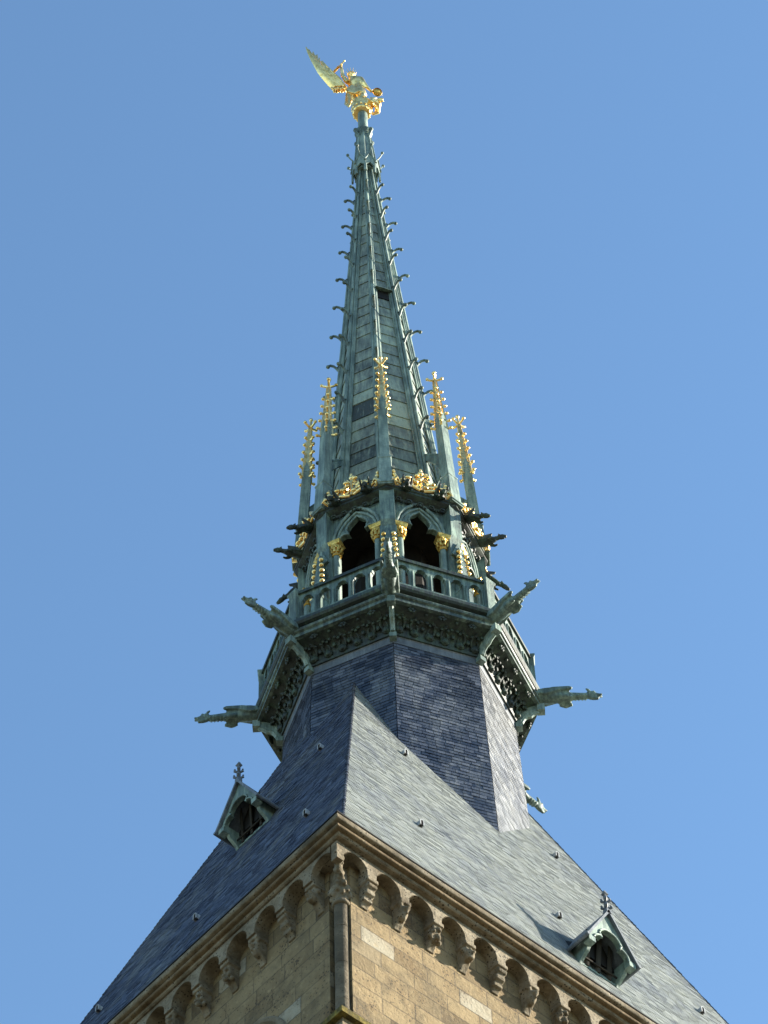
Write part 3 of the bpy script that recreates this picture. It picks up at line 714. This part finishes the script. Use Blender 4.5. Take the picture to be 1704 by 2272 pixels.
# pinnacles: eight, with gilded crocketed spirelets
PR = lambda z: -(2.05 - .043 * (z - 5))
def pin():
    a = MB(); q = lambda h, z: (h, 0, PR(z), z)
    a.square([q(.165, 4.98), q(.165, 5.02), q(.19, 5.04), q(.19, 5.09), q(.145, 5.12), q(.135, 6.18), q(.15, 6.2), q(.15, 6.25), q(.115, 6.30), q(.102, 8.85), q(.112, 8.87), q(.112, 8.91), q(.09, 8.93), q(.06, 9.3)])
    for i in range(4):
        r = pi / 2 * i; c, s = cos(r), sin(r); y0 = PR(8.9)
        a.prism([(-.105, 8.78), (.105, 8.78), (0, 9.2)], (s * .108, y0 - c * .108, 0), (c, s, 0), (0, 0, 1), (-s, c, 0), .03)
    p = a.build('pinnacle', M['copper_pale'], spire, SO, 30)
    a = MB(); hw = lambda z: .098 - .030 * (z - 8.5)
    a.square([q(hw(z), z) for z in (8.95, 9.5, 10.2, 10.95)])
    for i in range(6):
        z = 8.58 + .345 * i; h = hw(max(z, 8.9)) * 1.38 if z > 8.95 else .142
        for j in range(4):
            d = pi / 4 + pi / 2 * j; dx, dy = cos(d), sin(d); y0 = PR(z); k = .080 - .003 * i
            a.tube([(h * .8 * dx, y0 + h * .8 * dy, z - .03), ((h + k * .6) * dx, y0 + (h + k * .6) * dy, z - .01), ((h + k) * dx, y0 + (h + k) * dy, z + .02)], [.036, .03, .026], 5)
            a.ball(((h + k) * dx, y0 + (h + k) * dy, z + .015), .045, 7, 5)
    for j in range(4):     # gilded edges running down over the gablets
        d = pi / 4 + pi / 2 * j; dx, dy = cos(d), sin(d)
        a.tube([(.145 * dx, PR(8.52) + .145 * dy, 8.52), (.125 * dx, PR(9.0) + .125 * dy, 9.0), (.095 * dx, PR(9.5) + .095 * dy, 9.5), (.04 * dx, PR(10.9) + .04 * dy, 10.9)], [.025, .03, .028, .02], 5)
        e = pi / 2 * j
        a.tube([(.02 * cos(d), PR(10.98) + .02 * sin(d), 10.9), (.12 * cos(d), PR(11) + .12 * sin(d), 10.93), (.165 * cos(d), PR(11) + .165 * sin(d), 10.97)], [.034, .03, .034], 6)
        a.ball((.175 * cos(d), PR(11) + .175 * sin(d), 10.98), .045, 7, 5)
    a.tube([(0, PR(11), 10.9), (0, PR(11.2), 11.2)], [.035, .025], 6); a.ball((0, PR(11.3), 11.26), (.05, .05, .07))
    a.build('gilded_spirelet', M['gold'], p, SO, 50)
    return p
pn = pin(); around(pn, R8, -.005)
for o in spire.children:
    if o.name.startswith('pinnacle') and abs(o.rotation_euler.z - rad(TH + 270)) < .01: o.location.z += .25
# flying braces between the pinnacles and the cone
mb = MB(); fb = [(1.97, 7.25), (1.30, 8.05), (1.30, 7.88), (1.52, 7.55), (1.74, 7.15), (1.86, 6.75), (1.97, 6.6)]
mb.prism([(-r, z) for r, z in fb], (-.04, 0, 0), (0, 1, 0), (0, 0, 1), (1, 0, 0), .08)
mb.tube([(0, -1.99, 7.28), (0, -1.30, 8.10)], .05, 6); mb.tube([(0, -1.95, 6.75), (0, -1.38, 6.0)], .022, 5)
o = mb.build('flying_brace', M['copper'], spire, SO); around(o, R8, LEAN * 7)

# the cone: overlapping metal sheets between eight ribs
RC = lambda z: .25 + .0672 * (24 - z)
mb = MB(); rnd = random.Random(12)
for k in range(8):
    a0, a1 = rad(TH + 45 * k), rad(TH + 45 * k + 45); z = 5.0; i = 0
    while z < 24.7:
        h = .52 + .06 * rnd.random() + (.25 if rnd.random() < .12 else 0); z1 = min(24.75, z + h)
        def P(a, zz, d): r = RC(zz) - .075 + d; return V((r * sin(a) + LEAN * zz, -r * cos(a), zz))
        sk = (rnd.random() - .5) * .03
        t = rnd.uniform(-.07, .07)
        if k in (7, 0):
            zz = z + (.35 if k == 0 else 0)
            if 10.25 < zz < 10.9: t = .34
            elif 9.65 < zz <= 10.25: t = .30 if k == 0 else -.42
            elif 9.1 < zz <= 9.65: t = -.40 if k == 0 else .05
            elif 8.0 < zz < 8.5: t = -.12
            elif 7.4 < zz <= 8.0: t = -.30 if k == 7 else .05
            elif zz < 6.8: t -= .12
            if k == 0 and 13.6 < z < 14.3: t = .22
        elif rnd.random() < .12: t = rnd.choice([.25, -.22, .2])
        a = [P(a0, z, .022), P(a1, z, .022), P(a1, z1 + .03, -.004), P(a0, z1 + .03, -.004), P(a0, z, -.03), P(a1, z, -.03)]
        mb.add(a, [[0, 1, 2, 3], [4, 5, 1, 0]], t)
        z = z1
mb.build('spire_cladding', M['skin'], spire, SO, smooth=False)
mb = MB()      # open hatch high on the sunlit front face
a = rad(TH + 22.5); er, et = V((sin(a), -cos(a), 0)), V((cos(a), sin(a), 0)); c = er * (RC(16.5) * AP - .055) + V((LEAN * 16.5, 0, 16.4))
mb.prism([(-.25, -.12), (.25, -.12), (.24, .30), (-.24, .30)], c, et, V((0, 0, 1)) - er * .062, er, .02)
mb.build('hatch', M['dark'], spire, SO)  # near-black plate painting the shade of the opening
mb = MB(); mb.prism([(-.25, 0), (.25, 0), (.22, .16), (-.22, .16)], c + V((0, 0, .30)) , et, er * .82 - V((0, 0, .25)), V((0, 0, 1)), .02)
mb.build('hatch_lid', M['copper'], spire, SO)
rib_pts = lambda a, d, t: [V(((RC(z) + d) * sin(a) + LEAN * z + t(z) * cos(a), -(RC(z) + d) * cos(a) + t(z) * sin(a), z)) for z in (5, 8, 12, 16, 20, 24.6)]
for k in R8:
    a = rad(TH + k); mb = MB()
    mb.tube(rib_pts(a, .015, lambda z: 0), [.062, .057, .05, .044, .038, .032], 8)
    for s in (-1, 1):
        mb.tube(rib_pts(a, -.045, lambda z: s * (.095 - .0024 * z)), [.055, .05, .045, .04, .034, .028], 6)
        mb.tube(rib_pts(a, -.075, lambda z: s * (.155 - .0042 * z)), [.03, .03, .028, .026, .022, .018], 5)
    mb.build('rib', M['copper_pale'], spire, SO, 50)
# crockets on the ribs
mb = MB()
mb.tube([(0, .02, -.30), (0, -.03, -.22), (0, -.07, -.12), (0, -.14, -.02), (0, -.22, .02), (0, -.27, -.01)], [.02, .035, .036, .036, .036, .034], 7)
mb.ball((0, -.285, -.035), (.05, .058, .058), 8, 6)
mb.tube([(-.05, 0, -.12), (0, -.06, -.1), (.05, 0, -.12)], .025, 5)
ck = mb.build('crocket', M['copper'], spire, (0, 0, 0)); first = True
for i in range(10):
    z = 9.55 + 1.505 * i
    for k in R8:
        o = ck if first else dup(ck); first = False
        a = rad(TH + k); r = RC(z) + .05
        o.location = (r * sin(a) + LEAN * z, -r * cos(a), z + SO[2]); o.rotation_euler = (random.uniform(-.07, .07), random.uniform(-.06, .06), a)
        o.scale = (1, 1 - .012 * i, 1 - .012 * i)
# gablets near the top
mb = MB()
mb.prism([(-.19, 24.15), (-.15, 24.15), (-.12, 24.55), (0, 24.72), (.12, 24.55), (.15, 24.15), (.19, 24.15), (.17, 24.75), (0, 25.25), (-.17, 24.75)], (0, -.37, 0), (1, 0, 0), (0, 0, 1), (0, 1, 0), .05)
mb.tube([(-.18, -.38, 24.75), (0, -.38, 25.27), (.18, -.38, 24.75)], .022, 6)
mb.tube([(0, -.36, 25.2), (0, -.46, 25.32), (0, -.52, 25.45)], [.025, .02, .02], 5); mb.ball((0, -.53, 25.5), .05)
o = mb.build('gablet', M['copper_pale'], spire, SO); around(o, H8, LEAN * 24.7)
# fluted tip, collar and pole
mb = MB(); mb.octa([(.31, 24.6), (.285, 25.3), (.19, 27.0)], lean=LEAN, cap=True)
for k in R8:
    a = rad(TH + k); mb.tube([(r * sin(a) + LEAN * z, -r * cos(a), z) for r, z in ((.315, 24.9), (.285, 25.5), (.195, 27.0))], [.035, .032, .026], 6)
mb.build('spire_tip', M['copper_pale'], spire, SO)
mb = MB(); mb.octa([(.18, 26.85), (.22, 26.92), (.23, 27.12), (.26, 27.16), (.26, 27.28), (.15, 27.34)], lean=LEAN, cap=True)
for k in range(4):
    a = rad(TH + 45 + 90 * k); x0 = LEAN * 27
    mb.tube([(x0 + .17 * sin(a), -.17 * cos(a), 26.65), (x0 + .24 * sin(a), -.24 * cos(a), 26.85), (x0 + .32 * sin(a), -.32 * cos(a), 27.0)], [.04, .05, .045], 6)
    mb.ball((x0 + .31 * sin(a), -.31 * cos(a), 27.05), (.075, .075, .085))
mb.build('collar', M['copper'], spire, SO)
mb = MB(); mb.lathe([(.148, 27.3), (.142, 28.0), (.142, 28.62)], (LEAN * 28, 0, 0), 18)
mb.build('pole', M['copper_pale'], spire, SO)

# ------------------------------------------------------------------ gilded statue on the tip
SX, SZ = LEAN * 28.5 + .03, 28.52
statue = empty('statue', (SX, 0, Z0 + SZ), 'gilded winged warrior statue with raised sword standing on the spire tip', 'statue')
FZ = .74                                     # the feet
mb = MB(); mb.lathe([(.15, 0), (.22, .01), (.27, .06), (.285, .14), (.26, .2), (.25, .40), (.27, .48), (.29, .56), (.30, .64), (.28, .70), (.16, .73)], (-.05, 0, 0), 20)
for i in range(12):
    a = 2 * pi * i / 12; mb.ball((-.05 + .27 * cos(a), .27 * sin(a), .30), (.04, .04, .09), 7, 5); mb.ball((-.05 + .285 * cos(a + .26), .285 * sin(a + .26), .62), .036, 6, 5)
    mb.ball((-.05 + .25 * cos(a), .25 * sin(a), .06), .036, 6, 5)
mb.build('pedestal', M['gold'], statue)
B = lambda x, y, z: V((x * 1.03, y, FZ + z * 1.07))
a = MB()
# legs, robe, torso, head
a.tube([B(.0, -.08, .0), B(.0, -.1, .25), B(-.02, -.07, .55), B(-.06, -.04, .92)], [.06, .085, .10, .13], 9)
a.tube([B(-.25, .06, .0), B(-.22, .07, .25), B(-.18, .05, .55), B(-.14, .02, .92)], [.06, .085, .10, .13], 9)
for x, y in ((.02, -.16), (-.24, -.02)): a.tube([B(x, y + .06, .02), B(x + .03, y - .08, .0)], [.055, .035], 7)
a.tube([B(-.10, 0, .42), B(-.10, 0, .72), B(-.11, 0, .98)], [.24, .22, .165], 12, .85)
a.tube([B(-.11, 0, .92), B(-.14, 0, 1.1), B(-.19, -.01, 1.32), B(-.24, -.01, 1.5), B(-.27, 0, 1.62)], [.155, .145, .205, .19, .09], 12, .8)
a.tube([B(-.27, 0, 1.58), B(-.29, -.01, 1.72)], [.065, .06], 8)
a.ball(B(-.30, -.02, 1.84), (.095, .11, .125), 10, 8); a.ball(B(-.31, -.13, 1.82), (.02, .025, .03)); a.ball(B(-.30, .03, 1.86), (.115, .11, .13), 10, 8)
# bent left arm out to the shield, raised right arm
a.tube([B(-.10, -.06, 1.52), B(-.02, -.12, 1.36), B(.06, -.12, 1.08), B(.15, -.06, .90), B(.25, .02, .82)], [.085, .08, .065, .055, .042], 9)
a.tube([B(-.40, .03, 1.50), B(-.46, .03, 1.62), B(-.55, -.02, 1.86), B(-.57, -.09, 2.06), B(-.59, -.14, 2.28)], [.085, .08, .062, .052, .042], 9)
# hanging folds and cloak behind
for i in range(9):
    t = -.30 + .05 * i; a.tube([B(-.12 + t * .6, -.14 + .01 * i, .95), B(-.10 + t * 1.0, -.19 + .015 * i, .65), B(-.10 + t * 1.1, -.2 + .02 * i, .38)], [.03, .045, .04], 6)
a.tube([B(-.30, .12, 1.5), B(-.38, .2, 1.05), B(-.42, .24, .6), B(-.40, .2, .25)], [.10, .12, .14, .05], 9, .5)
ex = MB()
for i in range(5):
    ex.tube([B(-.57 + .012 * i - .03, -.15, 2.27), B(-.585 + .012 * i - .03, -.18 - .01 * (i == 2), 2.31), B(-.59 + .012 * i - .03, -.16, 2.345)], [.010, .010, .008], 5)
    ex.tube([B(.25, .01, .80 + .012 * i), B(.29, .0 - .01 * (i == 2), .80 + .012 * i), B(.30, .02, .80 + .012 * i)], [.010, .010, .008], 5)
fused(a, 'body', M['gold'], statue, .022, (0, 0, 0), ex)
mb = MB()
mb.lathe([(.10, 0), (.125, .03), (.11, .07), (.09, .09)], B(-.30, .0, 1.88), 12)
for i in range(11):
    b = 2 * pi * i / 11; mb.tube([B(-.30 + .1 * cos(b), .1 * sin(b), 1.93), B(-.30 + .16 * cos(b), .16 * sin(b), 2.08 + .03 * (i % 2))], [.016, .005], 5)
mb.build('crown', M['gold'], statue)
def wing(o):
    a = MB(); o = V(o)
    def W(px, py):                         # wing plane: rises away from the shoulder and swings forward
        x = (px - 1130) / 525; d = .1 - .6 * (840 - px) / 570
        return V((x, d, FZ - .02 + (900 - py + 8 - 3.6 * (x + .2) * 6.9 * .3 + d * 472) / 216)) + o
    tips = [(268, 5), (310, 42), (376, 82), (440, 128), (505, 235), (590, 340), (680, 440)]
    for j in range(7):
        f = j / 6
        r0 = (690 + 150 * f, 640 - 5 * f); m = (478 + 170 * f, 400 + 25 * f); m2 = (370 + 110 * f, 215 + 55 * f)
        pts = [r0, (r0[0] * .5 + m[0] * .5, r0[1] * .5 + m[1] * .5), m]
        if j < 4: pts += [m2, (m2[0] * .4 + tips[j][0] * .6, m2[1] * .4 + tips[j][1] * .6), tips[j]]; rr = [.085, .08, .072, .055, .042, .014]
        else: pts += [(m[0] * .3 + tips[j][0] * .7, m[1] * .3 + tips[j][1] * .7), tips[j]]; rr = [.085, .08, .07, .06, .04]
        a.tube([W(*q) for q in pts], rr, 8, .20, F_)
    a.tube([W(842, 640), W(770, 520), W(690, 440), W(590, 330), W(520, 240)], [.07, .06, .05, .04, .015], 8)
    for i in range(5): a.ball(W(660 + 40 * i, 655 + 8 * (i % 2)), (.05, .04, .08), 7, 5)
    return a
w1 = wing((0, 0, 0)).build('wing', M['gold'], statue, (0, 0, 0), 50)
w2 = wing((.06, .20, .20)).build('wing', M['gold'], statue, (0, 0, 0), 50)
mb = MB()      # sword held over the head, pointing back
h, e = B(-.59, -.16, 2.31), B(-1.02, .14, 1.98)
mb.tube([h + (h - e) * .22, h, h.lerp(e, .12)], [.022, .02, .02], 6); mb.tube([h.lerp(e, .14) + V((.02, .06, .1)), h.lerp(e, .14) - V((.02, .06, .1))], .022, 6)
mb.tube([h.lerp(e, .12), h.lerp(e, .9), e.lerp(h, -.1)], [.04, .036, .006], 6, .3); mb.ball(h + (h - e) * .25, .035)
mb.build('sword', M['gold'], statue)
mb = MB()      # round shield held out
c = B(.43, .05, .80); fw = V((.25, -.75, -.6)).normalized(); s1 = fw.cross(V((0, 0, 1))).normalized(); s2 = s1.cross(fw)
rings = []
for r, d in ((.02, .05), (.06, .04), (.10, .02), (.118, .0), (.135, .025), (.145, 0), (.135, -.02), (.06, -.01), (.02, 0)):
    rings.append([c + fw * d + (s1 * cos(2 * pi * j / 20) + s2 * sin(2 * pi * j / 20)) * r for j in range(20)])
mb.loft(rings); mb.tube([B(.22, .02, .82), B(.34, .05, .81)], [.035, .025], 6)
mb.build('shield', M['gold_dull'], statue)
a = MB(); rnd = random.Random(8)      # slain beast under the feet
a.tube([B(-.05, .12, -.10), B(.12, -.02, -.08), B(.28, -.10, -.08), B(.42, .02, -.12), B(.40, .16, -.28), B(.25, .18, -.38)], [.06, .11, .13, .11, .08, .03], 9)
a.tube([B(.36, -.05, -.08), B(.48, -.10, -.02), B(.58, -.1, .0)], [.08, .085, .06], 8); a.tube([B(.50, -.1, -.10), B(.60, -.12, -.12)], [.045, .025], 7)
a.tube([B(.50, -.06, .04), B(.54, -.02, .14)], [.03, .01], 5); a.tube([B(.22, -.15, .02), B(.36, -.1, .10), B(.42, -.05, .22)], [.05, .04, .012], 6)
a.tube([B(.32, -.05, -.3), B(.42, -.1, -.42), B(.50, -.08, -.40)], [.05, .035, .015], 6); a.tube([B(.2, -.12, -.1), B(.28, -.22, -.3), B(.33, -.2, -.42)], [.07, .05, .02], 7)
for q in range(9): a.ball(B(rnd.uniform(.18, .40), rnd.uniform(-.16, .12), rnd.uniform(-.36, -.08)), rnd.uniform(.03, .055))
fused(a, 'beast', M['gold'], statue, .02)
